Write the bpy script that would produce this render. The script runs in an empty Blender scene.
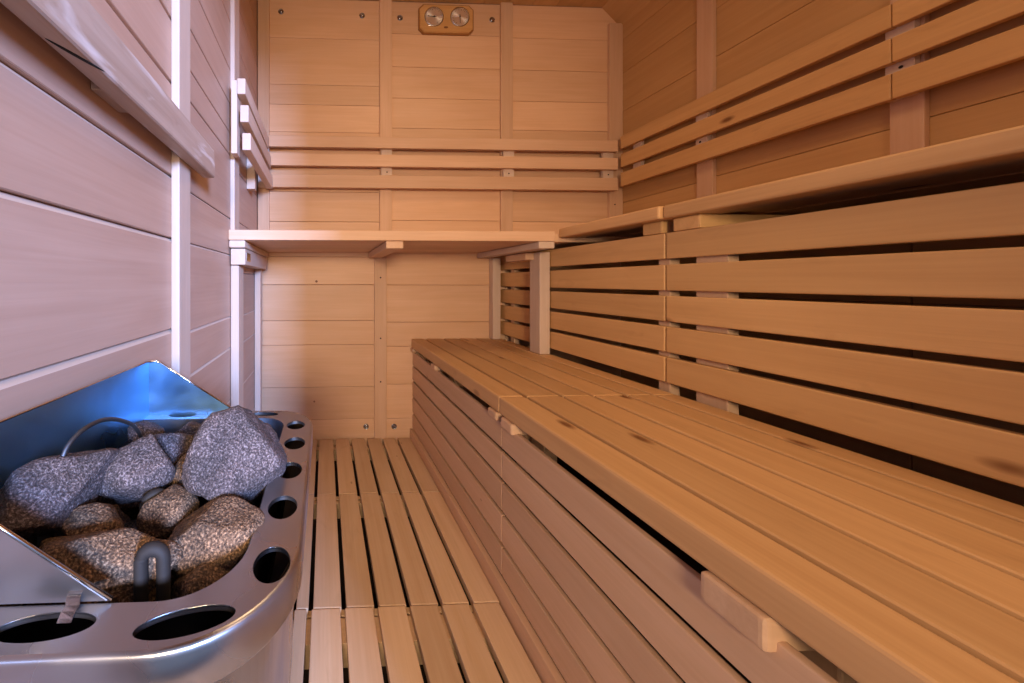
import bpy, bmesh, math, random
from mathutils import Vector, Matrix, noise
R = random.Random(7)
C = bpy.context.scene.collection
sc = bpy.context.scene

# ---------------------------------------------------------------- materials
def newmat(name):
    m = bpy.data.materials.new(name); m.use_nodes = True
    nt = m.node_tree
    return m, nt, nt.nodes, nt.links, nt.nodes['Principled BSDF']

def wood(name, base, dark, rough=0.5, knots=0.0, grain=1.0, tonev=0.5, stain=0.0, light=0.0, bump=0.12, spec=0.35):
    m, nt, N, L, P = newmat(name)
    at = N.new('ShaderNodeAttribute'); at.attribute_name = 'gc'
    to = N.new('ShaderNodeAttribute'); to.attribute_name = 'tone'
    def mapped(sx, s):
        mp = N.new('ShaderNodeMapping'); mp.inputs['Scale'].default_value = (sx, s, s)
        L.new(at.outputs['Vector'], mp.inputs['Vector']); return mp
    def nz(mp, scale, det, dist=0.0):
        n = N.new('ShaderNodeTexNoise'); n.inputs['Scale'].default_value = scale
        n.inputs['Detail'].default_value = det; n.inputs['Distortion'].default_value = dist
        L.new(mp.outputs[0], n.inputs['Vector']); return n
    def ramp(src, a, b):
        r = N.new('ShaderNodeMapRange'); r.inputs[1].default_value = a; r.inputs[2].default_value = b
        L.new(src, r.inputs[0]); return r
    def mix(kind, fac, a, b):
        x = N.new('ShaderNodeMix'); x.data_type = 'RGBA'; x.blend_type = kind
        for idx, v in ((0, fac), (6, a), (7, b)):
            if isinstance(v, bpy.types.NodeSocket): L.new(v, x.inputs[idx])
            elif idx == 0: x.inputs[0].default_value = v
            else: x.inputs[idx].default_value = (*v, 1)
        return x.outputs[2]
    n1 = nz(mapped(1.0, 16), 1.6, 4, 0.8)          # broad figure
    n2 = nz(mapped(4.0, 170), 1.0, 3, 0.2)         # fine grain
    n3 = nz(mapped(1.0, 2.2), 3.0, 3, 0.0)         # cloudy wear
    r1 = ramp(n1.outputs[0], 0.30, 0.95); r2 = ramp(n2.outputs[0], 0.35, 0.7); r3 = ramp(n3.outputs[0], 0.35, 0.7)
    c = mix('MIX', r1.outputs[0], base, dark)
    g = N.new('ShaderNodeMath'); g.operation = 'MULTIPLY'; g.inputs[1].default_value = 0.20*grain
    L.new(r2.outputs[0], g.inputs[0])
    c = mix('MULTIPLY', g.outputs[0], c, (0.72, 0.62, 0.52))
    g3 = N.new('ShaderNodeMath'); g3.operation = 'MULTIPLY'; g3.inputs[1].default_value = 0.30
    L.new(r3.outputs[0], g3.inputs[0])
    c = mix('MULTIPLY', g3.outputs[0], c, (0.80, 0.74, 0.68))
    tn = N.new('ShaderNodeMapRange'); tn.inputs[3].default_value = 1-tonev*0.5; tn.inputs[4].default_value = 1+tonev*0.25
    L.new(to.outputs['Fac'], tn.inputs[0])
    hv = N.new('ShaderNodeHueSaturation'); L.new(tn.outputs[0], hv.inputs['Value']); L.new(c, hv.inputs['Color'])
    c = hv.outputs[0]
    if knots > 0:
        v = N.new('ShaderNodeTexVoronoi'); v.inputs['Scale'].default_value = 1.0
        mk = mapped(3.2, 8.0); L.new(mk.outputs[0], v.inputs['Vector'])
        k = ramp(v.outputs['Distance'], 0.10*knots, 0.04*knots)
        c = mix('MIX', k.outputs[0], c, (dark[0]*0.35, dark[1]*0.25, dark[2]*0.2))
    if stain > 0:
        v = nz(mapped(2.0, 7.0), 3.0, 4, 1.5)
        k = ramp(v.outputs[0], 0.60, 0.80)
        kk = N.new('ShaderNodeMath'); kk.operation = 'MULTIPLY'; kk.inputs[1].default_value = stain; L.new(k.outputs[0], kk.inputs[0])
        c = mix('MIX', kk.outputs[0], c, (dark[0]*0.55, dark[1]*0.5, dark[2]*0.45))
    if light > 0:
        v = nz(mapped(5.0, 26.0), 1.0, 5, 0.6)
        k = ramp(v.outputs[0], 0.56, 0.72)
        kk = N.new('ShaderNodeMath'); kk.operation = 'MULTIPLY'; kk.inputs[1].default_value = light; L.new(k.outputs[0], kk.inputs[0])
        c = mix('MIX', kk.outputs[0], c, (0.80, 0.72, 0.68))
    L.new(c, P.inputs['Base Color'])
    P.inputs['Roughness'].default_value = rough
    P.inputs['Specular IOR Level'].default_value = spec
    b = N.new('ShaderNodeBump'); b.inputs['Strength'].default_value = bump; b.inputs['Distance'].default_value = 0.002
    L.new(n2.outputs[0], b.inputs['Height']); L.new(b.outputs[0], P.inputs['Normal'])
    return m

M = {}
M['wall']  = wood('wall_wood',  (0.76, 0.48, 0.30), (0.68, 0.40, 0.225), 0.45, 0.0, 0.8, 0.22)
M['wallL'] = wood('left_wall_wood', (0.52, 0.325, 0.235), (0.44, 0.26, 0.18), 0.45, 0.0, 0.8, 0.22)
M['wallR'] = wood('right_wall_wood', (0.60, 0.345, 0.145), (0.50, 0.27, 0.10), 0.5, 0.0, 0.8, 0.22)
M['batt']  = wood('batten_wood',(0.72, 0.46, 0.30), (0.64, 0.38, 0.22), 0.5, 0.0, 0.9, 0.25)
M['bench'] = wood('bench_wood', (0.62, 0.36, 0.165), (0.50, 0.27, 0.11), 0.5, 1.1, 1.0, 0.25, 0.30)
M['face']  = wood('bench_face_wood', (0.68, 0.43, 0.27), (0.58, 0.35, 0.20), 0.55, 0.35, 0.9, 0.25, 0.15)
M['slat']  = wood('panel_slat_wood', (0.68, 0.40, 0.17), (0.56, 0.31, 0.12), 0.5, 1.1, 0.9, 0.22, 0.25)
M['floor'] = wood('duckboard_wood', (0.72, 0.49, 0.30), (0.62, 0.38, 0.20), 0.5, 0.5, 1.0, 0.35, 0.25)
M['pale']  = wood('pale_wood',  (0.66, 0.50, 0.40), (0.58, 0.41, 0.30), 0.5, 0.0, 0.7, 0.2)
M['aged']  = wood('aged_rail_wood', (0.52, 0.38, 0.30), (0.30, 0.19, 0.13), 0.45, 0.0, 1.0, 0.2, 0.35, 0.7)
M['gauge2'] = wood('gauge_border_wood', (0.36, 0.16, 0.05), (0.28, 0.11, 0.03), 0.35, 0, 0.8, 0.1)
M['gauge'] = wood('gauge_plate_wood', (0.66, 0.37, 0.15), (0.54, 0.27, 0.09), 0.35, 0, 0.8, 0.1)

def plain(name, col, rough=0.5, metal=0.0, **k):
    m, nt, N, L, P = newmat(name)
    P.inputs['Base Color'].default_value = (*col, 1); P.inputs['Roughness'].default_value = rough
    P.inputs['Metallic'].default_value = metal
    n = N.new('ShaderNodeTexNoise'); n.inputs['Scale'].default_value = k.get('ns', 30); n.inputs['Detail'].default_value = 3
    tc = N.new('ShaderNodeTexCoord'); L.new(tc.outputs['Object'], n.inputs['Vector'])
    mr = N.new('ShaderNodeMapRange'); mr.inputs[3].default_value = rough*0.75; mr.inputs[4].default_value = min(1, rough*1.3)
    L.new(n.outputs[0], mr.inputs[0]); L.new(mr.outputs[0], P.inputs['Roughness'])
    return m

def steel(name, col, rough, streak=0.25):
    m, nt, N, L, P = newmat(name)
    tc = N.new('ShaderNodeTexCoord')
    mp = N.new('ShaderNodeMapping'); mp.inputs['Scale'].default_value = (6, 6, 6); L.new(tc.outputs['Object'], mp.inputs['Vector'])
    n = N.new('ShaderNodeTexNoise'); n.inputs['Scale'].default_value = 1.6; n.inputs['Detail'].default_value = 2; n.inputs['Distortion'].default_value = 0.3
    L.new(mp.outputs[0], n.inputs['Vector'])
    mr = N.new('ShaderNodeMapRange'); mr.inputs[1].default_value = .3; mr.inputs[2].default_value = .75
    mr.inputs[3].default_value = rough*0.7; mr.inputs[4].default_value = rough*1.5
    L.new(n.outputs[0], mr.inputs[0]); L.new(mr.outputs[0], P.inputs['Roughness'])
    mx = N.new('ShaderNodeMix'); mx.data_type = 'RGBA'; mx.inputs[6].default_value = (*col, 1)
    mx.inputs[7].default_value = (*[c*(1-streak) for c in col], 1)
    L.new(n.outputs[0], mx.inputs[0]); L.new(mx.outputs[2], P.inputs['Base Color'])
    P.inputs['Metallic'].default_value = 1.0
    return m
M['steel'] = steel('brushed_steel', (0.50, 0.48, 0.48), 0.30)
M['guard'] = steel('heat_tinted_steel', (0.24, 0.48, 0.74), 0.34, 0.35)
M['liner'] = steel('heater_liner_steel', (0.13, 0.14, 0.16), 0.55)
M['chrome'] = steel('polished_steel', (0.75, 0.75, 0.76), 0.12)
M['boltm'] = steel('bolt_steel', (0.42, 0.42, 0.45), 0.22)
M['element'] = plain('element_black', (0.016, 0.012, 0.010), 0.7, 0.0)
M['dark'] = plain('dark_hole', (0.012, 0.010, 0.009), 0.9)
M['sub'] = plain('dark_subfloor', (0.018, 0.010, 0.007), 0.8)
M['void'] = plain('hole_shade', (0.05, 0.028, 0.016), 0.9)  # near-black, paints the shade seen through the rim holes
M['needle'] = plain('needle_black', (0.02, 0.02, 0.02), 0.4)
M['mark'] = plain('brown_mark', (0.20, 0.07, 0.02), 0.5)

def stone_mat(name, a, b, c):
    m, nt, N, L, P = newmat(name)
    tc = N.new('ShaderNodeTexCoord')
    def noi(s, d): 
        n = N.new('ShaderNodeTexNoise'); n.inputs['Scale'].default_value = s; n.inputs['Detail'].default_value = d
        n.inputs['Roughness'].default_value = .65
        L.new(tc.outputs['Object'], n.inputs['Vector']); return n
    n1 = noi(26, 5); n2 = noi(430, 3)
    cr = N.new('ShaderNodeValToRGB'); e = cr.color_ramp.elements
    e[0].position = .36; e[0].color = (*a, 1); e[1].position = .70; e[1].color = (*c, 1)
    k = e.new(.52); k.color = (*b, 1)
    L.new(n2.outputs[0], cr.inputs[0])
    mx = N.new('ShaderNodeMix'); mx.data_type = 'RGBA'; mx.blend_type = 'MULTIPLY'; mx.inputs[0].default_value = .75
    cr2 = N.new('ShaderNodeValToRGB'); f = cr2.color_ramp.elements
    f[0].position = .40; f[0].color = (.42, .40, .40, 1); f[1].position = .65; f[1].color = (1.25, 1.15, 1.1, 1)
    L.new(n1.outputs[0], cr2.inputs[0]); L.new(cr.outputs[0], mx.inputs[6]); L.new(cr2.outputs[0], mx.inputs[7])
    L.new(mx.outputs[2], P.inputs['Base Color']); P.inputs['Roughness'].default_value = .72
    ad = N.new('ShaderNodeMath'); ad.operation = 'MULTIPLY_ADD'; ad.inputs[1].default_value = .5
    L.new(n2.outputs[0], ad.inputs[0]); L.new(n1.outputs[0], ad.inputs[2])
    bp = N.new('ShaderNodeBump'); bp.inputs['Strength'].default_value = .9; bp.inputs['Distance'].default_value = .006
    L.new(ad.outputs[0], bp.inputs['Height']); L.new(bp.outputs[0], P.inputs['Normal'])
    return m
M['stoneA'] = stone_mat('grey_granite', (.03, .021, .021), (.10, .074, .072), (.38, .31, .30))
M['stoneB'] = stone_mat('brown_granite', (.035, .018, .008), (.155, .085, .042), (.55, .33, .18))

WPOS = {}
def place(ob, o, parent):
    base = WPOS.get(parent.name, parent.location.copy()) if parent is not None else Vector()
    ob.location = o - base
    WPOS[ob.name] = Vector(o)
# ---------------------------------------------------------------- board builder
class Boards:
    def __init__(s):
        s.alt = []; s.v = []; s.f = []; s.gc = []; s.tone = []; s.sm = []
    def add(s, x, y, z, axis='X', bev=0.003, seg=2, lean=0.0, tone=None, xf=None):
        (x0, x1), (y0, y1), (z0, z1) = x, y, z
        dx, dy, dz = x1-x0, y1-y0, z1-z0
        bm = bmesh.new(); bmesh.ops.create_cube(bm, size=1.0)
        for v in bm.verts: v.co = Vector((v.co.x*dx, v.co.y*dy, v.co.z*dz))
        b = min(bev, 0.45*min(dx, dy, dz))
        if b > 0: bmesh.ops.bevel(bm, geom=bm.edges[:], offset=b, segments=seg, profile=0.6, affect='EDGES')
        c = Vector(((x0+x1)/2, (y0+y1)/2, (z0+z1)/2))
        off = Vector((R.uniform(0, 60), R.uniform(0, 60), R.uniform(0, 60)))
        t = R.random() if tone is None else tone
        n0 = len(s.v)
        for v in bm.verts:
            p = v.co
            g = {'X': (p.x, p.y, p.z), 'Y': (p.y, p.x, p.z), 'Z': (p.z, p.x, p.y)}[axis]
            s.gc.append(Vector(g)+off); s.tone.append(t)
            q = p + c
            if lean: q.x += lean*(q.z - z0)
            if xf is not None: q = xf @ q
            s.v.append(q)
        for f in bm.faces: s.f.append([n0+v.index for v in f.verts])
        bm.free(); return s
    def build(s, name, mat, parent=None, origin=(0, 0, 0)):
        me = bpy.data.meshes.new(name)
        o = Vector(origin)
        me.from_pydata([v-o for v in s.v], [], s.f); me.update()
        a = me.attributes.new('gc', 'FLOAT_VECTOR', 'POINT'); a.data.foreach_set('vector', [c for g in s.gc for c in g])
        t = me.attributes.new('tone', 'FLOAT', 'POINT'); t.data.foreach_set('value', s.tone)
        me.materials.append(M[mat])
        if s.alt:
            me.materials.append(M['pale'])  # pale slot imitates light caught on the chamfers
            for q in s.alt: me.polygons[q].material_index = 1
        ob = bpy.data.objects.new(name, me); C.objects.link(ob)
        if parent is not None: ob.parent = parent
        place(ob, o, parent)
        return ob

def obj(name, bm, mat, parent=None, origin=(0, 0, 0), smooth=False):
    o = Vector(origin)
    bmesh.ops.translate(bm, verts=bm.verts, vec=-o)
    me = bpy.data.meshes.new(name); bm.to_mesh(me); bm.free()
    if smooth:
        for p in me.polygons: p.use_smooth = True
    me.materials.append(M[mat])
    ob = bpy.data.objects.new(name, me); C.objects.link(ob)
    if parent is not None: ob.parent = parent
    place(ob, o, parent)
    return ob

def thing(name, label, cat, loc, group=None):
    o = bpy.data.objects.new(name, None); C.objects.link(o); o.location = loc
    o.empty_display_size = .05
    return tag(o, label, cat, group)
def tag(o, label, cat, group=None):
    o['label'] = label; o['category'] = cat
    if group: o['group'] = group
    return o
def struct(o): o['kind'] = 'structure'; return o

# ---------------------------------------------------------------- room (metres; z=0 is the top of the duckboards)
XL, XR, YB, YFR, ZC, ZS = -.371, 1.688, 2.05, -.30, 2.427, -.085

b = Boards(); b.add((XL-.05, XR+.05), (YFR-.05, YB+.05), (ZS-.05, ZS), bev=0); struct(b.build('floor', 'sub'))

T = .02
def panel(b, kind, a0, a1, seams, plane, bev):
    zs = [ZS] + sorted(seams) + [ZC]
    for i in range(len(zs)-1):
        z0, z1 = zs[i]+.0006, zs[i+1]-.0006
        if kind == 'L':      # boards with a wide chamfer along the upper edge
            prof = [(plane-T, z0), (plane-.0015, z0), (plane, z0+.0015), (plane, z1-bev), (plane-bev, z1), (plane-T, z1)]
            n0 = len(b.v); off = Vector((R.uniform(0, 60), R.uniform(0, 60), R.uniform(0, 60))); tt = R.random()
            for yy in (a0, a1):
                for px, pz in prof:
                    b.v.append(Vector((px, yy, pz))); b.gc.append(Vector((yy, px, pz))+off); b.tone.append(tt)
            k = len(prof)
            b.f.append([n0+q for q in range(k)]); b.f.append([n0+k+q for q in range(k)][::-1])
            for q in range(k):
                if q == 3: b.alt.append(len(b.f))  # chamfer face coloured pale to paint in a bright lit band
                b.f.append([n0+q, n0+k+q, n0+k+(q+1) % k, n0+(q+1) % k])
            continue
        if kind == 'Y': b.add((a0, a1), (plane, plane+T), (z0, z1), 'X', bev)
        elif kind == 'L': b.add((plane-T, plane), (a0, a1), (z0, z1), 'Y', bev)
        else: b.add((plane, plane+T), (a0, a1), (z0, z1), 'Y', bev)

b = Boards()
panel(b, 'Y', XL, .335, [.10, .279, .513, .647, .846, 1.0, 1.195, 1.36, 1.52, 1.69, 1.841, 1.951, 2.208], YB, .003)
panel(b, 'Y', .337, 1.017, [.10, .29, .502, .637, .844, 1.02, 1.205, 1.40, 1.56, 1.72, 1.888, 2.062, 2.247], YB, .003)
panel(b, 'Y', 1.019, XR, [.10, .29, .502, .66, .86, 1.02, 1.202, 1.40, 1.56, 1.72, 1.884, 2.060, 2.241], YB, .003)
b.add((XL-.05, XR+.05), (YB+T, YB+.05), (ZS, ZC), bev=0); struct(b.build('wall_back', 'wall'))

b = Boards()
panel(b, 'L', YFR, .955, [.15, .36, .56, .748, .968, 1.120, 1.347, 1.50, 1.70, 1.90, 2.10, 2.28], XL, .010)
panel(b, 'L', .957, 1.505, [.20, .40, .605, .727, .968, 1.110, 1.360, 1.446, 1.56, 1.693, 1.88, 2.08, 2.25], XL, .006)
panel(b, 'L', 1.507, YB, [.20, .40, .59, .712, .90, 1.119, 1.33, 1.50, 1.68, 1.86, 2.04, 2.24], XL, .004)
b.add((XL-.05, XL-T), (YFR, YB), (ZS, ZC), bev=0); struct(b.build('wall_left', 'wallL'))

b = Boards()
panel(b, 'R', YFR, .998, [.2, .4, .6, .8, 1.05, 1.210, 1.322, 1.47, 1.66, 1.832, 2.045, 2.238], XR, .003)
panel(b, 'R', 1.0, 1.565, [.2, .4, .6, .8, 1.05, 1.210, 1.318, 1.47, 1.66, 1.834, 2.040, 2.238], XR, .003)
panel(b, 'R', 1.567, YB, [.2, .4, .6, .8, 1.05, 1.21, 1.311, 1.45, 1.62, 1.828, 2.045, 2.236], XR, .003)
b.add((XR+T, XR+.05), (YFR, YB), (ZS, ZC), bev=0); struct(b.build('wall_right', 'wallR'))

# ceiling of long boards, and the sloping board in the corner above the right wall
b = Boards(); x = XL
while x < XR:
    x2 = min(XR, x+.14); b.add((x+.0006, x2-.0006), (YFR, YB), (ZC, ZC+.02), 'Y', .003); x = x2
b.add((XL-.05, XR+.05), (YFR-.05, YB+.05), (ZC+.02, ZC+.05), bev=0); struct(b.build('ceiling', 'wallR'))
bm = bmesh.new()
pr = [(XR, 2.318), (XR, ZC), (1.578, ZC)]
va = [bm.verts.new((p[0], YFR, p[1])) for p in pr]; vb = [bm.verts.new((p[0], YB, p[1])) for p in pr]
bm.faces.new(va); bm.faces.new(vb[::-1])
for i in range(3): bm.faces.new((va[i], vb[i], vb[(i+1) % 3], va[(i+1) % 3]))
bmesh.ops.recalc_face_normals(bm, faces=bm.faces)
cove = obj('trim_1', bm, 'wallR')
a = cove.data.attributes.new('gc', 'FLOAT_VECTOR', 'POINT')
a.data.foreach_set('vector', [c for v in cove.data.vertices for c in (v.co.y, v.co.x, v.co.z)])
t = cove.data.attributes.new('tone', 'FLOAT', 'POINT'); t.data.foreach_set('value', [.5]*6)
struct(cove)

# front wall behind the viewer with its doorway
DX0, DX1, DZ = -.28, .56, 1.94
b = Boards()
z = ZS
while z < ZC:
    z2 = min(ZC, z+.19)
    if z < DZ:
        b.add((XL-.05, DX0), (YFR-.05, YFR), (z+.0006, z2-.0006), 'X', .003)
        b.add((DX1, XR+.05), (YFR-.05, YFR), (z+.0006, z2-.0006), 'X', .003)
    else: b.add((XL-.05, XR+.05), (YFR-.05, YFR), (z+.0006, z2-.0006), 'X', .003)
    z = z2
struct(b.build('wall_front', 'wall'))
b = Boards()
b.add((DX0-.05, DX0), (YFR-.06, YFR+.012), (ZS, DZ), 'Z'); b.add((DX1, DX1+.05), (YFR-.06, YFR+.012), (ZS, DZ), 'Z')
b.add((DX0-.05, DX1+.05), (YFR-.06, YFR+.012), (DZ, DZ+.05), 'X'); struct(b.build('door_1', 'pale'))

# battens on the walls
tn = [1]
def trim(x, y, z, mat='batt', ax='Z', bev=.003):
    tn[0] += 1
    b = Boards(); b.add(x, y, z, ax, bev); return struct(b.build('trim_%d' % tn[0], mat))
trim((XL+.004, -.305), (YB-.018, YB), (1.06, ZC), 'batt')
trim((.302, .370), (YB-.018, YB), (1.06, ZC))
trim((.272, .340), (YB-.018, YB), (ZS, 1.0))
trim((.983, 1.052), (YB-.018, YB), (1.06, ZC))
trim((1.610, XR), (YB-.018, YB), (1.06, 2.33))
trim((XL, XL+.020), (.907, .982), (ZS, ZC), 'pale')
trim((XL, XL+.017), (1.462, 1.545), (1.06, ZC), 'pale')
trim((XR-.018, XR), (1.530, 1.600), (1.06, 2.40))
trim((XR-.018, XR), (.966, 1.030), (1.06, 2.40))
trim((.472, .492), (YFR, 2.05), (-.06, .044), 'face', 'Y')

# ---------------------------------------------------------------- duckboards
edges = [-.37, -.300, -.215, -.128, -.083, -.038, .050, .137, .223, .309, .393, .470]
def duck(y0, y1, joists, label, shift=0.0):
    t = thing('duckboard', label, 'duckboard', (.05, (y0+y1)/2, 0), 'wooden duckboards on the floor')
    b = Boards()
    for i in range(len(edges)-1):
        a, c = edges[i], edges[i+1]
        g = .0065
        if i in (3,): g = .0015
        b.add((a+g+shift, c-(g if i < 10 else 0)+min(0, shift)), (y0+R.uniform(0, .0008), y1-R.uniform(0, .0008)), (-.024, 0), 'Y', .0025)
    b.build('slat_panel', 'floor', t)
    for j0, j1 in joists:
        k = Boards(); k.add((-.365, .468), (j0, j1), (ZS, -.0245), 'X', .002); k.build('crosspiece', 'floor', t, (0.05, (j0+j1)/2, -.05))
duck(1.505, 2.03, [(1.955, 1.995), (1.508, 1.528)], 'wooden duckboard at the far end, touching the back wall')
duck(.979, 1.503, [(1.478, 1.500), (.981, 1.000)], 'middle wooden duckboard, between two others beside the lower bench')
duck(.45, .977, [(.905, .975), (.46, .50)], 'nearest wooden duckboard, paler bluish boards beside the stove', -.004)
duck(-.08, .448, [(.38, .44), (-.07, -.02)], 'wooden duckboard under the stove, mostly out of view', -.004)

# ---------------------------------------------------------------- lower bench
bx = [.480, .556, .657, .746, .842, .921, .986]
fz = [(.050, .128), (.139, .218), (.229, .307), (.318, .391), (.402, .475)]
def lower_bench(y0, y1, js, label):
    t = thing('lower_bench', label, 'bench', (.73, (y0+y1)/2, 0), 'lower sauna bench sections')
    b = Boards()
    for i in range(1, 6): b.add((bx[i]+.005, bx[i+1]-(.005 if i < 5 else 0)), (y0, y1), (.515, .545), 'Y', .005, 3)
    b.build('seat_slats', 'bench', t)
    b = Boards(); b.add((bx[0], bx[1]-.004), (y0, y1), (.497, .545), 'Y', .008, 4); b.build('front_edge_board', 'bench', t)
    b = Boards()
    for z0, z1 in fz: b.add((.487, .499), (y0, y1), (z0, z1-.002), 'Y', .003, 2)
    b.build('front_panel', 'face', t)
    b = Boards()
    for j0, j1, zz in js:
        b = Boards(); b.add((.474, .98), (j0, j1), (zz, .4965), 'X', .007, 3)
        b.build('crosspiece', 'face', t, (.73, (j0+j1)/2, .48))
        k = Boards(); k.add((.560, .595), (j0, j1), (ZS, zz-.001), 'Z', .003); k.build('upright', 'face', t, (.53, (j0+j1)/2, .2))
lower_bench(1.004, 2.049, [(1.59, 1.65, .474), (1.012, 1.065, .474), (2.0, 2.045, .474)], 'lower slatted bench section in the far corner, along the right side')
lower_bench(YFR+.02, 1.002, [(.925, .985, .468), (.380, .452, .458)], 'near lower slatted bench section with a rounded block under its edge')

# ---------------------------------------------------------------- upper bench, right wall
sz = [(.570, .6435), (.6585, .732), (.747, .821), (.8365, .911), (.928, 1.003)]
def upper_bench(y0, y1, ys, js, stiles, label, fx, fz0, fz1):
    t = thing('upper_bench', label, 'bench', (1.3, (y0+y1)/2, .545), 'upper sauna bench sections on the right')
    b = Boards()
    for x0, x1 in ((1.058, 1.165), (1.175, 1.285), (1.295, 1.405), (1.415, 1.525), (1.535, 1.645)):
        b.add((x0, x1), (y0, y1), (1.045, 1.077), 'Y', .005, 3)
    b.build('seat_slats', 'bench', t)
    b = Boards(); b.add((fx, 1.050), (y0, y1), (fz0, fz1), 'Y', .007, 4); b.build('front_edge_board', 'bench', t)
    b = Boards()
    for z0, z1 in sz: b.add((.985, 1.005), (ys[0], ys[1]), (z0, z1), 'Y', .004, 3)
    b.build('slatted_front', 'slat', t)
    for j0, j1 in js:
        b = Boards(); b.add((.980, 1.66), (j0, j1), (1.0035, 1.0395), 'X', .004); b.build('crosspiece', 'slat', t, (1.3, (j0+j1)/2, 1.02))
    for s0, s1 in stiles:
        b = Boards(); b.add((1.0055, 1.036), (s0, s1), (.50, 1.003), 'Z', .003); b.build('stile', 'face', t, (1.02, (s0+s1)/2, .75))
upper_bench(1.012, 1.462, (1.036, 2.048), [(1.040, 1.105)], [(1.040, 1.078), (1.93, 1.97)], 'far upper bench section on the right, its slatted front running into the corner', .945, 1.0396, 1.077)
upper_bench(YFR+.02, 1.010, (YFR+.02, 1.032), [(.930, 1.005), (.10, .17)], [(.885, .965), (.10, .17)], 'near upper bench section on the right, with long slats below its edge', .955, 1.040, 1.077)

# ---------------------------------------------------------------- corner bench along the back wall
t = thing('corner_bench', 'high bench across the back wall on cleats and posts, above the floor boards', 'bench', (.6, 1.75, 0))
b = Boards(); b.add((XL+.001, .912), (1.430, 1.535), (1.022, 1.0615), 'X', .004, 3); b.build('front_edge_board', 'batt', t)
b = Boards()
for y0, y1 in ((1.536, 1.638), (1.639, 1.741), (1.742, 1.844), (1.845, 1.947), (1.948, 2.029)):
    b.add((XL+.001, 1.66), (y0, y1), (1.023, 1.056), 'X', .002)
b.add((.914, 1.66), (1.466, 1.535), (1.023, 1.056), 'X', .004)
b.build('seat_slats', 'batt', t)
def part(name, x, y, z, ax='Y', mat='batt', bev=.004, parent=t, **k):
    b = Boards(); b.add(x, y, z, ax, bev, 3, **k)
    return b.build(name, mat, parent, ((x[0]+x[1])/2, (y[0]+y[1])/2, (z[0]+z[1])/2))
part('cleat', (XL+.002, -.307), (1.432, 2.028), (.993, 1.0215), mat='pale', bev=.007)
c2 = part('cleat', (XL+.006, -.309), (1.446, 1.985), (.928, .990), mat='pale', bev=.003)
part('cleat', (.238, .306), (1.436, 2.028), (.992, 1.0215))
part('cleat', (.846, .910), (1.432, 2.028), (.994, 1.0215), mat='pale')
part('cleat', (.895, .934), (1.62, 1.80), (.960, .991))
part('post', (XL+.002, -.337), (1.462, 1.545), (.0005, .926), 'Z', 'pale')
part('post', (XL+.002, -.338), (1.950, 2.000), (.0005, .926), 'Z', 'pale')
part('post', (.934, .980), (1.575, 1.655), (.5455, .992), 'Z', 'pale')
part('post', (.922, .966), (2.000, 2.048), (.5455, .992), 'Z', 'pale')
bm = bmesh.new(); bmesh.ops.create_cube(bm, size=1)
for v in bm.verts: v.co = Vector((v.co.x*.0015-.3082, v.co.y*.07+1.505, v.co.z*.034+.960))
bmesh.ops.bevel(bm, geom=bm.edges[:], offset=.0005, segments=1, affect='EDGES')
p = obj('metal_plate', bm, 'chrome', t, (-.308, 1.505, .96)); p['label'] = 'small shiny metal plate'

# ---------------------------------------------------------------- backrests
RESTS = []
def backrest(label, loc, rails, mounts, mat='slat'):
    t = thing('backrest', label, 'backrest', loc, 'three-rail wooden backrests')
    RESTS.append(t)
    for r in rails: part('rail', *r, mat=mat, parent=t, bev=.004)
    for m in mounts: part('mount', *m, ax='Z', mat='pale', parent=t, bev=.002)
    return t
bz = [(1.368, 1.438), (1.484, 1.549), (1.584, 1.645)]
backrest('three-rail backrest spanning the back wall above the corner bench', (.66, 2.04, 1.36),
         [((-.300, 1.622), (1.985, 2.010), z, 'X') for z in bz],
         [((x, x+.06), (2.011, 2.031), (1.372, 1.642)) for x in (-.362, .306, .987, 1.555)], 'batt')
rz_ = [(1.387, 1.462), (1.492, 1.564), (1.594, 1.663)]
backrest('far three-rail backrest on the right wall, ending in the corner', (1.67, 1.5, 1.38),
         [((1.628, 1.650), (1.002, 1.978), z, 'Y') for z in rz_],
         [((1.651, 1.669), (y, y+.05), (1.39, 1.660)) for y in (1.535, 1.87)])
backrest('near three-rail backrest on the right wall, cut by the right picture edge', (1.67, .35, 1.38),
         [((1.628, 1.650), (YFR+.02, 1.000), z, 'Y') for z in rz_],
         [((1.651, 1.669), (y, y+.055), (1.39, 1.660)) for y in (.972, .30)])
backrest('short three-rail backrest on the left wall, seen end-on beside the white post', (-.36, 1.7, 1.35),
         [((-.311, -.279), (1.400, 1.980), (1.356, 1.420), 'Y'), ((-.319, -.287), (1.400, 1.980), (1.461, 1.525), 'Y'),
          ((-.330, -.299), (1.400, 1.980), (1.566, 1.625), 'Y')],
         [((XL+.018, -.331), (1.405, 1.455), (1.345, 1.62)), ((XL+.001, -.331), (1.76, 1.80), (1.30, 1.62))], 'pale')

# screw holes in the mounts and battens (dark heads), each group belongs to its batten
def disc(name, c, r, axis, mat, parent, depth=.002, seg=20):
    bm = bmesh.new(); bmesh.ops.create_cone(bm, cap_ends=True, segments=seg, radius1=r, radius2=r*.92, depth=depth)
    rot = {'Y': Matrix.Rotation(math.pi/2, 4, 'X'), 'X': Matrix.Rotation(math.pi/2, 4, 'Y'), 'Z': Matrix()}[axis]
    bmesh.ops.transform(bm, matrix=Matrix.Translation(c) @ rot, verts=bm.verts)
    return obj(name, bm, mat, parent, c)
bpy.context.view_layer.update()
for z in (.31, .55, .885): disc('screw_hole', (.306, YB-.0182, z), .0045, 'Y', 'dark', bpy.data.objects['trim_4'])
WB = bpy.data.objects['wall_back']
for x, z, r in ((-.048, .864, .007), (-.06, .20, .005)): disc('wood_knot', (x, YB-.0004, z), r, 'Y', 'mark', WB, .002)
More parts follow.
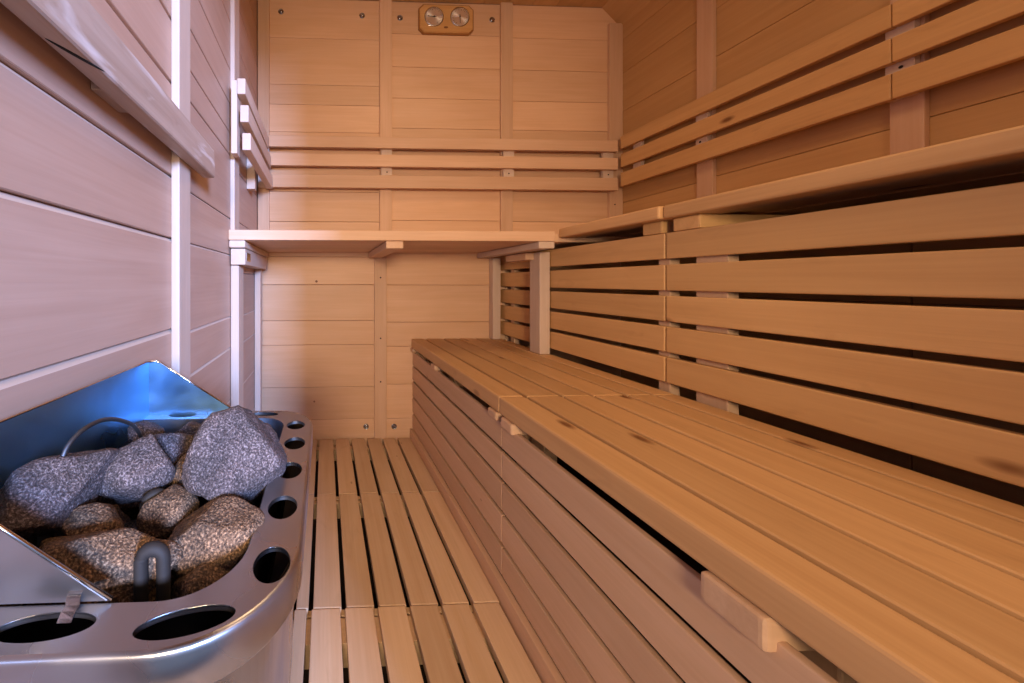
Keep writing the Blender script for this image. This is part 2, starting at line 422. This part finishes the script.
for x in (.338, 1.017, 1.585):
    disc('screw_hole', (x, 2.0106, 1.462), .004, 'Y', 'dark', RESTS[0])
for k, y in ((1, 1.565), (2, 1.000-.004)):
    disc('screw_hole', (1.6507, y, 1.478), .0045, 'X', 'dark', RESTS[k])
disc('screw_hole', (1.640, YB-.0182, 1.30), .004, 'Y', 'dark', bpy.data.objects['trim_6'])

# ---------------------------------------------------------------- worn rail above the stove
t = thing('wall_rail', 'thick worn wooden rail with a dark knot, high on the left wall above the stove', 'rail', (-.34, .4, 1.158))
b = Boards()
n = 60
prof = []
y0, y1 = YFR+.02, 1.075
b.add((-.347, -.311), (y0, y1), (1.158, 1.236), 'Y', .007, 3)
# rounded, dipped end
for i, v in enumerate(b.v):
    if v.y > y1-.02:
        k = (v.y-(y1-.02))/.02
        if v.z > 1.2: v.y -= .012*k
        v.x -= .004*k
rl = b.build('rail_body', 'aged', t, (-.33, .4, 1.19))
part('spacer', (XL+.0005, -.3475), (.60, .68), (1.165, 1.230), parent=t, mat='aged', bev=.002)
part('spacer', (XL+.0205, -.3475), (.915, 1.000), (1.165, 1.230), parent=t, mat='aged', bev=.0015)
bm = bmesh.new(); bmesh.ops.create_uvsphere(bm, u_segments=20, v_segments=12, radius=1)
for v in bm.verts:
    v.co = Vector((v.co.x*.0036-.326+v.co.y*.015, v.co.y*.036+.500, v.co.z*.0012+1.158))
kn = obj('knot', bm, 'dark', t, (-.326, .50, 1.158), True); kn['label'] = 'dark narrow knot on the underside'

# ---------------------------------------------------------------- cup washers / bolts on the back wall
def bolt(x, z, label):
    c = Vector((x, YB, z))
    bm = bmesh.new(); seg = 24
    prof = [(.0145, .0), (.0155, -.003), (.0125, -.0045), (.0095, -.0015), (.0085, -.0015), (.0080, -.0055), (.003, -.0068), (0, -.007)]
    rings = []
    for r, y in prof:
        if r == 0: rings.append([bm.verts.new((0, y, 0))]); continue
        rings.append([bm.verts.new((r*math.cos(2*math.pi*i/seg), y, r*math.sin(2*math.pi*i/seg))) for i in range(seg)])
    for a, b2 in zip(rings, rings[1:]):
        for i in range(seg):
            j = (i+1) % seg
            if len(b2) == 1: bm.faces.new((a[i], a[j], b2[0]))
            else: bm.faces.new((a[i], a[j], b2[j], b2[i]))
    bmesh.ops.recalc_face_normals(bm, faces=bm.faces)
    me = bpy.data.meshes.new('bolt'); bm.to_mesh(me); bm.free(); me.materials.append(M['boltm'])
    for p in me.polygons: p.use_smooth = True
    o = bpy.data.objects.new('bolt', me); C.objects.link(o); o.location = c
    tag(o, label, 'bolt', 'round metal bolts in the back wall')
bolt(-.243, 2.349, 'round metal bolt high on the back wall in its left corner')
bolt(.205, 2.340, 'round metal bolt high on the back wall, left of the middle batten')
bolt(.417, 2.334, 'round metal bolt on the back wall, just left of the twin gauge')
bolt(.940, 2.338, 'round metal bolt on the back wall, just right of the twin gauge')
bolt(.227, .058, 'round metal bolt near the floor, left of the lower batten')
bolt(.384, .056, 'round metal bolt near the floor, between lower batten and bench')

# ---------------------------------------------------------------- twin gauge
t = thing('sauna_gauge', 'wooden plate with two round silver dials, high on the back wall', 'thermometer', (.675, YB, 2.335))
def plate(name, w, h, ch, y0, y1, mat, cz=2.326, cx=.675, bev=.003):
    bm = bmesh.new()
    P = [(-w+ch, -h), (w-ch, -h), (w, -h+ch), (w, h-ch), (w-ch, h), (-w+ch, h), (-w, h-ch), (-w, -h+ch)]
    va = [bm.verts.new((cx+x, y0, cz+z)) for x, z in P]; vb = [bm.verts.new((cx+x, y1, cz+z)) for x, z in P]
    bm.faces.new(va); bm.faces.new(vb[::-1])
    for i in range(8): bm.faces.new((va[i], va[(i+1) % 8], vb[(i+1) % 8], vb[i]))
    bmesh.ops.recalc_face_normals(bm, faces=bm.faces)
    if bev: bmesh.ops.bevel(bm, geom=[e for e in bm.edges if abs(e.verts[0].co.y-e.verts[1].co.y) < 1e-6 and e.verts[0].co.y < (y0+y1)/2], offset=bev, segments=2, affect='EDGES')
    o = obj(name, bm, mat, t, (cx, YB, cz))
    me = o.data
    a = me.attributes.new('gc', 'FLOAT_VECTOR', 'POINT'); a.data.foreach_set('vector', [c for v in me.vertices for c in (v.co.x, v.co.y, v.co.z)])
    q = me.attributes.new('tone', 'FLOAT', 'POINT'); q.data.foreach_set('value', [.5]*len(me.vertices))
    return o
plate('backplate', .156, .083, .026, YB-.012, YB, 'gauge2')
plate('raised_panel', .149, .076, .024, YB-.017, YB-.0121, 'gauge')
def dialmat():
    m, nt, N, L, P = newmat('dial_metal')
    P.inputs['Metallic'].default_value = .85; P.inputs['Roughness'].default_value = .35
    P.inputs['Base Color'].default_value = (.92, .88, .83, 1); P.inputs['Anisotropic'].default_value = .85
    tg = N.new('ShaderNodeTangent'); tg.direction_type = 'RADIAL'; tg.axis = 'Y'; L.new(tg.outputs[0], P.inputs['Tangent'])
    tc = N.new('ShaderNodeTexCoord'); g = N.new('ShaderNodeTexWave'); g.wave_type = 'RINGS'; g.rings_direction = 'Y'; g.inputs['Scale'].default_value = 120
    L.new(tc.outputs['Object'], g.inputs['Vector'])
    bp = N.new('ShaderNodeBump'); bp.inputs['Strength'].default_value = .06; bp.inputs['Distance'].default_value = .001
    L.new(g.outputs[0], bp.inputs['Height']); L.new(bp.outputs[0], P.inputs['Normal'])
    return m
M['dial'] = dialmat()
for cx, cz, ang in ((.604, 2.333, math.radians(176)), (.749, 2.336, math.radians(-88))):
    d = disc('dial', (cx, YB-.0190, cz), .051, 'Y', 'dial', t, .004, 48)
    bm = bmesh.new(); seg = 48
    for i in range(seg):
        for k, (r, y) in enumerate(((.050, 0), (.054, -.002), (.054, .003))): bm.verts.new((r*math.cos(2*math.pi*i/seg), y, r*math.sin(2*math.pi*i/seg)))
    bm.verts.ensure_lookup_table()
    for i in range(seg):
        for k in range(2):
            a0 = i*3+k; b0 = ((i+1) % seg)*3+k; bm.faces.new([bm.verts[q] for q in (a0, b0, b0+1, a0+1)])
    bmesh.ops.translate(bm, verts=bm.verts, vec=(cx, YB-.0205, cz))
    bz_o = obj('bezel', bm, 'chrome', t, (cx, YB-.02, cz), True)
    # tick marks in one mesh
    bm = bmesh.new()
    for i in range(23):
        a_ = math.radians(-150+i*300/22+90)
        r0, r1 = (.036, .044) if i % 2 == 0 else (.040, .044)
        w = .0007
        ux, uz = math.cos(a_), math.sin(a_)
        vs = [bm.verts.new((cx+ux*r-uz*s*w, YB-.0212, cz+uz*r+ux*s*w)) for r, s in ((r0, -1), (r1, -1), (r1, 1), (r0, 1))]
        bm.faces.new(vs)
    obj('scale_marks', bm, 'needle', t, (cx, YB-.0212, cz))
    bm = bmesh.new()
    ux, uz = math.cos(ang), math.sin(ang)
    pts = [(-.012, .0016), (.036, .0009), (.036, -.0009), (-.012, -.0016)]
    lo = [bm.verts.new((cx+ux*r-uz*w, YB-.0222, cz+uz*r+ux*w)) for r, w in pts]
    hi = [bm.verts.new((cx+ux*r-uz*w, YB-.0232, cz+uz*r+ux*w)) for r, w in pts]
    bm.faces.new(lo); bm.faces.new(hi[::-1])
    for i in range(4): bm.faces.new((lo[i], lo[(i+1) % 4], hi[(i+1) % 4], hi[i]))
    bmesh.ops.recalc_face_normals(bm, faces=bm.faces)
    obj('needle', bm, 'needle', t, (cx, YB-.022, cz))
    disc('needle_hub', (cx, YB-.0235, cz), .004, 'Y', 'needle', t, .002)
bm = bmesh.new(); bmesh.ops.create_uvsphere(bm, u_segments=16, v_segments=8, radius=1)
for v in bm.verts: v.co = Vector((v.co.x*.013+.672, v.co.y*.001+YB-.0172, v.co.z*.006+2.278))
obj('maker_mark', bm, 'mark', t, (.672, YB-.017, 2.283), True)

# ---------------------------------------------------------------- stove
XW = XL+.004
t = thing('sauna_stove', 'stainless steel electric stove full of stones, mounted on the left wall', 'stove', (-.2, .51, .30))
def outline(xr, ya, yb, ra, rb, xw=XW+.02, n=14):
    """open path from the wall (near side) round the room side to the wall (far side)"""
    P = [(xw, ya)]
    k0 = 8
    for i in range(1, k0): P.append((xw+(xr-ra-xw)*i/k0, ya))
    for i in range(n+1):
        a = -math.pi/2+math.pi/2*i/n; P.append((xr-ra+ra*math.cos(a), ya+ra+ra*math.sin(a)))
    for i in range(1, 10): P.append((xr, ya+ra+(yb-rb-ya-ra)*i/10))
    for i in range(n+1):
        a = math.pi/2*i/n; P.append((xr-rb+rb*math.cos(a), yb-rb+rb*math.sin(a)))
    for i in range(1, k0): P.append((xr-rb-(xr-rb-xw)*i/k0, yb))
    P.append((xw, yb))
    return P
OUT = outline(-.027, .268, .755, .105, .075)
INN = outline(-.075, .308, .716, .065, .045)
def curve_mesh(loops, ext=.001):
    cu = bpy.data.curves.new('tmp', 'CURVE'); cu.dimensions = '2D'; cu.fill_mode = 'BOTH'; cu.extrude = ext
    for L_ in loops:
        s = cu.splines.new('POLY'); s.points.add(len(L_)-1); s.use_cyclic_u = True
        for q, (x, y) in zip(s.points, L_): q.co = (x, y, 0, 1)
    o = bpy.data.objects.new('tmp', cu); C.objects.link(o)
    dg = bpy.context.evaluated_depsgraph_get(); dg.update()
    me = bpy.data.meshes.new_from_object(o.evaluated_get(dg)); bpy.data.objects.remove(o)
    bm = bmesh.new(); bm.from_mesh(me); bpy.data.meshes.remove(me)
    bmesh.ops.remove_doubles(bm, verts=bm.verts, dist=1e-6)
    return bm
def oval(cx, cy, rx, ry, rot=0, n=36):
    c, s = math.cos(rot), math.sin(rot)
    return [(cx+rx*math.cos(2*math.pi*i/n)*c-ry*math.sin(2*math.pi*i/n)*s, cy+rx*math.cos(2*math.pi*i/n)*s+ry*math.sin(2*math.pi*i/n)*c) for i in range(n)]
holes = [(-.0492, y, .0170, .0225, 0) for y in (.345, .432, .516, .602)] + [(-.0535, .678, .0165, .0195, 0),
         (-.107, .289, .037, .0125, math.radians(12)), (-.212, .289, .036, .0125, math.radians(4)),
         (-.118, .737, .026, .0105, math.radians(-6)), (-.20, .737, .026, .0105, 0), (-.28, .737, .026, .0105, 0)]
ring = OUT + INN[::-1]
bm = curve_mesh([ring] + [oval(*h) for h in holes])
bmesh.ops.translate(bm, verts=bm.verts, vec=(0, 0, .599))
# hole collars (short sleeves below each hole)
def sleeve(bm, pts, z0, z1, closed=True, off=None):
    n = len(pts)
    a = [bm.verts.new((x, y, z0)) for x, y in pts]; b_ = [bm.verts.new((x, y, z1)) for x, y in (off or pts)]
    for i in range(n if closed else n-1):
        j = (i+1) % n; bm.faces.new((a[i], a[j], b_[j], b_[i]))
for h in holes: sleeve(bm, oval(*h), .600, .595)
rim = obj('rim', bm, 'steel', t, (-.05, .51, .6)); rim['label'] = 'perforated steel rim'
# rolled outer lip
def offset(P, d):
    out = []
    for i, (x, y) in enumerate(P):
        x0, y0 = P[max(0, i-1)]; x1, y1 = P[min(len(P)-1, i+1)]
        l = math.hypot(x1-x0, y1-y0); nx, ny = (y1-y0)/l, -(x1-x0)/l
        out.append((x+nx*d, y+ny*d))
    return out
bm = bmesh.new()
prof = [(0, .600), (.0022, .5994), (.0036, .597), (.004, .594), (.004, .566), (.002, .563), (0, .563)]
rows = [[bm.verts.new((x, y, z)) for x, y in offset(OUT, d)] for d, z in prof]
for a, b_ in zip(rows, rows[1:]):
    for i in range(len(a)-1): bm.faces.new((a[i], a[i+1], b_[i+1], b_[i]))
bmesh.ops.recalc_face_normals(bm, faces=bm.faces)
obj('fascia', bm, 'steel', t, (-.05, .51, .58), True)
# inner tub
bm = bmesh.new()
rows = [[bm.verts.new((x, y, z)) for x, y in offset(INN, d)] for d, z in ((0, .600), (-.002, .597), (-.003, .45), (-.02, .44))]
for a, b_ in zip(rows, rows[1:]):
    for i in range(len(a)-1): bm.faces.new((a[i], a[i+1], b_[i+1], b_[i]))
bm.faces.new(rows[-1])
obj('stone_tub', bm, 'liner', t, (-.2, .51, .5), True)
# outer body, narrowing to the bottom, with a base plate
bm = bmesh.new()
def bo(d, ins): return outline(-.0295-d, .271+d, .752-d, .102, .072)
rows = [[bm.verts.new((x, y, z)) for x, y in bo(d, 0)] for d, z in ((0, .5975), (.0005, .562), (.022, .552), (.026, .40), (.028, .20), (.032, .17), (.045, .165))]
for a, b_ in zip(rows, rows[1:]):
    for i in range(len(a)-1): bm.faces.new((a[i], a[i+1], b_[i+1], b_[i]))
bm.faces.new(rows[-1])
bmesh.ops.recalc_face_normals(bm, faces=bm.faces)
obj('body', bm, 'steel', t, (-.2, .51, .35), True)
bm = bmesh.new()
def bi(d): return outline(-.0315-d, .273+d, .750-d, .100, .070)
rows = [[bm.verts.new((x, y, z)) for x, y in bi(d)] for d, z in ((0, .597), (.004, .566), (.024, .554), (.028, .47), (.035, .46))]
for a, b_ in zip(rows, rows[1:]):
    for i in range(len(a)-1): bm.faces.new((a[i], b_[i], b_[i+1], a[i+1]))
bm.faces.new(rows[-1])
obj('shade_lining', bm, 'void', t, (-.2, .51, .5), True)  # added dark sheet inside the body, shades the rim holes
b = Boards(); b.add((XL+.0015, XW+.019), (.30, .73), (.17, .598), bev=.002); b.build('back_box', 'liner', t, (-.35, .5, .38))
# guard: back sheet and the two sloping end sheets
GX, YN, YFz = XW+.020, .3085, .7420
def sheet(name, pts, th, nrm, mat='guard'):
    bm = bmesh.new(); n_ = Vector(nrm)*th
    a = [bm.verts.new(p) for p in pts]; b_ = [bm.verts.new(Vector(p)+n_) for p in pts]
    bm.faces.new(a); bm.faces.new(b_[::-1])
    for i in range(len(a)): bm.faces.new((a[i], a[(i+1) % len(a)], b_[(i+1) % len(a)], b_[i]))
    bmesh.ops.recalc_face_normals(bm, faces=bm.faces)
    bmesh.ops.bevel(bm, geom=[e for e in bm.edges if e.calc_length() > .03], offset=.0006, segments=2, affect='EDGES')
    return bm
gt = thing  # noqa
g = obj('guard', sheet('', [(GX, YN, .585), (GX, YFz, .585), (GX, YFz, .705), (GX, YN, .713)], .002, (1, 0, 0)), 'guard', t, (GX, .52, .65))
g['label'] = 'blue-tinted raised steel guard'
end = [(GX, .585), (-.075 if False else -.165, .585), (-.172, .601), (-.322, .701), (-.334, .7055), (GX, .7055)]
obj('end_sheet', sheet('', [(x, YFz, z) for x, z in end], .002, (0, -1, 0)), 'guard', g, (GX, YFz, .65))
endn = [(GX, .601), (-.176, .601), (-.322, .7045), (-.330, .711), (GX, .713)]
obj('end_sheet', sheet('', [(x, YN, z) for x, z in endn], .002, (0, 1, 0)), 'steel', g, (GX, YN, .65))
bm = bmesh.new()
for i in range(9):
    x = -.325+i*.014
    r = bmesh.ops.create_cube(bm, size=1)
    for v in r['verts']: v.co = Vector((v.co.x*.008+x, v.co.y*.0008+YFz-.0024, v.co.z*.0022+.590))
obj('vent_slots', bm, 'dark', g, (-.27, YFz-.003, .59))
# rolled edge along the top of the guard
def tube(pts, r, seg=10, closed=False):
    bm = bmesh.new(); n = len(pts); rows = []
    up = Vector((0.3, .2, 1)).normalized()
    for i in range(n):
        p = Vector(pts[i]); a = Vector(pts[max(0, i-1)]); c = Vector(pts[min(n-1, i+1)])
        d = (c-a).normalized(); u = d.cross(up)
        if u.length < .05: u = d.cross(Vector((1, 0, 0)))
        u.normalize(); w = d.cross(u).normalized()
        rows.append([bm.verts.new(p+(u*math.cos(2*math.pi*k/seg)+w*math.sin(2*math.pi*k/seg))*r) for k in range(seg)])
    for a, b_ in zip(rows, rows[1:]):
        for k in range(seg): bm.faces.new((a[k], a[(k+1) % seg], b_[(k+1) % seg], b_[k]))
    bm.faces.new(rows[0][::-1]); bm.faces.new(rows[-1]); bmesh.ops.recalc_face_normals(bm, faces=bm.faces)
    return bm
pts = [(-.174, YN+.001, .602), (-.322, YN+.001, .7045), (-.332, YN+.003, .711), (GX+.001, YN+.012, .714)]
pts += [(GX+.001, YN+.02+i*.05, .7137-.001*i) for i in range(8)] + [(GX+.001, YFz-.012, .7060), (-.334, YFz-.001, .7055), (-.322, YFz-.001, .701), (-.172, YFz-.001, .602)]
obj('edge_roll', tube(pts, .0017, 8), 'chrome', g, (GX, .52, .7), True)
# polished hoop at the back of the tub
hp = [(-.292, .412, .56), (-.291, .414, .63), (-.290, .422, .668), (-.288, .440, .683), (-.286, .470, .686), (-.285, .500, .680), (-.284, .535, .664), (-.283, .565, .643), (-.282, .585, .61), (-.282, .590, .56)]
def smooth_pts(P, m=5):
    out = []
    for i in range(len(P)-1):
        p0, p1, p2, p3 = (Vector(P[max(0, i-1)]), Vector(P[i]), Vector(P[i+1]), Vector(P[min(len(P)-1, i+2)]))
        for k in range(m):
            s = k/m
            out.append(.5*((2*p1)+(p2-p0)*s+(2*p0-5*p1+4*p2-p3)*s*s+(3*p1-p0-3*p2+p3)*s**3))
    out.append(Vector(P[-1])); return out
h = obj('sensor_hoop', tube(smooth_pts(hp), .0028), 'liner', t, (-.286, .5, .62), True); h['label'] = 'thin dark metal hoop'
# black heating elements standing between the stones
def element(x, y, ztop, w, ang):
    P = []
    for i in range(13):
        a = math.pi*i/12; P.append((math.cos(a)*w/2, ztop-w/2+math.sin(a)*w/2))
    P = [(w/2, .452)] + [(w/2, .50)] + P + [(-w/2, .50), (-w/2, .452)]
    c, s = math.cos(ang), math.sin(ang)
    return tube([(x+u*c, y+u*s, z) for u, z in P], .0062)
for x, y, zt, w, a in ((-.158, .345, .617, .019, .15), (-.298, .405, .607, .024, .9), (-.205, .455, .605, .022, .6), (-.228, .395, .596, .022, .2), (-.236, .575, .612, .022, .5), (-.100, .475, .57, .022, 1.2)):
    obj('heating_element', element(x, y, zt, w, a), 'element', t, (x, y, .5), True)
# small spring clip hooked over the near sheet
bm = bmesh.new()
pp = [(0, .3115, .609), (0, .3075, .611), (0, .3045, .608), (0, .3035, .603), (-.001, .3005, .601), (-.002, .2985, .597), (-.003, .2980, .594)]
w = .011; a = [bm.verts.new((-.207+x, y, z)) for x, y, z in pp]; b_ = [bm.verts.new((-.207+w+x, y, z)) for x, y, z in pp]
for i in range(len(pp)-1): bm.faces.new((a[i], b_[i], b_[i+1], a[i+1]))
ret = bmesh.ops.solidify(bm, geom=bm.faces[:], thickness=.0012)
obj('clip', bm, 'chrome', t, (-.2, .30, .60), True)

# ---------------------------------------------------------------- stones
def stone(label, c, r, rot, seed, mat='stoneA', planes=11, cut=.62, group='stones in the stove'):
    rr = random.Random(seed)
    bm = bmesh.new(); bmesh.ops.create_icosphere(bm, subdivisions=5, radius=1)
    pl = []
    for i in range(planes):
        z = 1-2*(i+.5)/planes+rr.uniform(-.12, .12); a_ = i*2.39996+rr.uniform(-.5, .5); z = max(-1, min(1, z))
        s = math.sqrt(max(0, 1-z*z)); pl.append((Vector((s*math.cos(a_), s*math.sin(a_), z)), rr.uniform(cut, .86)))
    so = Vector((rr.uniform(0, 99), rr.uniform(0, 99), rr.uniform(0, 99)))
    for v in bm.verts:
        d = v.co.normalized(); acc = 1.0
        p = 36.0
        sm = 1.0
        for n_, h_ in pl:
            k = d.dot(n_)/h_
            if k > 0: sm += k**p
        rad = 1/(sm**(1/p))
        rad *= 1.06 + .07*noise.noise(d*1.8+so) + .030*noise.noise(d*7+so) - .035*abs(noise.noise(Vector((d.x*3, d.y*3, d.z*9))+so)) + .008*noise.noise(d*22+so) + .004*noise.noise(d*50+so)
        v.co = Vector((d.x*r[0], d.y*r[1], d.z*r[2]))*rad*1.12
    m = Matrix.Rotation(math.radians(rot[2]), 4, 'Z') @ Matrix.Rotation(math.radians(rot[1]), 4, 'Y') @ Matrix.Rotation(math.radians(rot[0]), 4, 'X')
    bmesh.ops.transform(bm, matrix=m, verts=bm.verts)
    me = bpy.data.meshes.new('stone'); bm.to_mesh(me); bm.free(); me.materials.append(M[mat])
    for f in me.polygons: f.use_smooth = True
    o = bpy.data.objects.new('stone', me); C.objects.link(o); o.location = c
    tag(o, label, 'stone', group)
STONES = [
 ('largest tilted grey stone, leaning on the far inner side of the rim', (-.118, .512, .622), (.057, .080, .060), (-22, 10, -12), 3, 'stoneA', 8, .55),
 ('long grey stone at the left, leaning against the guard', (-.297, .404, .628), (.036, .070, .038), (8, 26, -30), 19, 'stoneA', 8, .5),
 ('pinkish-grey upright stone between the long left stone and the middle', (-.238, .490, .614), (.034, .050, .042), (20, 10, -24), 5, 'stoneA', 8, .52),
 ('small grey stone at the back, below the dark metal hoop', (-.308, .640, .598), (.028, .028, .024), (0, 0, 20), 12, 'stoneA', 9, .6),
 ('grey stone in the back middle, beside the upright pinkish one', (-.236, .572, .600), (.028, .040, .036), (10, 20, -30), 14, 'stoneA', 8, .6),
 ('dim stone at the back, left of the largest stone', (-.228, .645, .586), (.036, .034, .028), (0, 0, 10), 17, 'stoneA', 9, .6),
 ('narrow stone wedged against the left side of the largest stone', (-.186, .520, .588), (.020, .040, .034), (10, 0, 6), 21, 'stoneB', 9, .6),
 ('small rounded brown stone in the middle of the pile', (-.184, .448, .585), (.031, .028, .026), (0, 0, 15), 23, 'stoneB', 14, .75),
 ('brown stone partly behind the big front stone', (-.252, .408, .596), (.036, .024, .022), (0, 0, -15), 29, 'stoneB', 12, .7),
 ('big lumpy brown stone at the front left of the pile', (-.216, .362, .592), (.066, .036, .030), (4, 4, 6), 31, 'stoneB', 12, .65),
 ('squarish speckled stone at the front right, below the largest stone', (-.118, .404, .588), (.045, .034, .028), (6, -4, 10), 37, 'stoneB', 8, .62),
 ('lowest front stone, half hidden beside the near corner of the rim', (-.113, .366, .560), (.036, .026, .024), (0, 0, 30), 41, 'stoneB', 10, .65),
]
for i, (x, y, z) in enumerate([(-.30, .36, .53), (-.30, .50, .53), (-.30, .585, .535), (-.24, .46, .525), (-.18, .40, .525), (-.17, .60, .535), (-.12, .46, .53), (-.27, .68, .545), (-.18, .68, .54), (-.11, .65, .54), (-.185, .345, .525)]):
    STONES.append(('dim lower-layer stone barely showing between the upper stones', (x, y, z), (.036, .036, .030), (i*31, i*17, i*53), 60+i, 'stoneB', 10, .6))
for i, s in enumerate(STONES):
    stone(*s, group='stones in the stove' if i < 12 else 'lower layer of stones in the stove')

# ---------------------------------------------------------------- camera
cam = bpy.data.cameras.new('camera'); co = bpy.data.objects.new('camera', cam); C.objects.link(co)
co.location = (0, 0, .861)
co.rotation_euler = (math.pi/2, 0, -math.radians(2.3))
cam.sensor_width = 36; cam.lens = 370/1024*36
cam.shift_x = (512-340)/1024; cam.shift_y = -(341.5-282)/1024
cam.clip_start = .02
sc.camera = co

# ---------------------------------------------------------------- light
def area(name, loc, target, size, sy, power, col, spread=180):
    l = bpy.data.lights.new(name, 'AREA'); l.shape = 'RECTANGLE'; l.size = size; l.size_y = sy; l.energy = power; l.color = col
    l.spread = math.radians(spread)
    o = bpy.data.objects.new(name, l); C.objects.link(o); o.location = loc
    o.rotation_euler = (Vector(target)-Vector(loc)).to_track_quat('-Z', 'Y').to_euler()
    return o
area('daylight_through_door', (2.35, -5.2, 2.10), (-.2, 1.4, .75), .9, 1.2, 640, (.30, .48, 1.0), 120)
area('ceiling_lamp', (.60, .75, 2.38), (.55, .8, 0), .55, .55, 8.0, (1.0, .70, .40))
area('warm_fill_front', (.85, -.26, 1.65), (.75, 1.8, .8), .5, .4, 4.5, (1.0, .69, .42))  # added unseen warm fill at the front wall, no actual lamp there
area('warm_fill_doorway', (-.12, -1.5, 1.15), (.30, 2, .80), .40, .40, 17, (1.0, .76, .50), 100)  # added warm fill outside the doorway, brightens the lower back wall
w = bpy.data.worlds.new('world'); sc.world = w; w.use_nodes = True
w.node_tree.nodes['Background'].inputs[0].default_value = (.55, .68, 1.0, 1)
w.node_tree.nodes['Background'].inputs[1].default_value = .35

sc.view_settings.view_transform = 'Standard'; sc.view_settings.look = 'None'
sc.view_settings.gamma = 1; sc.view_settings.use_curve_mapping = False
sc.view_settings.exposure = 0.0
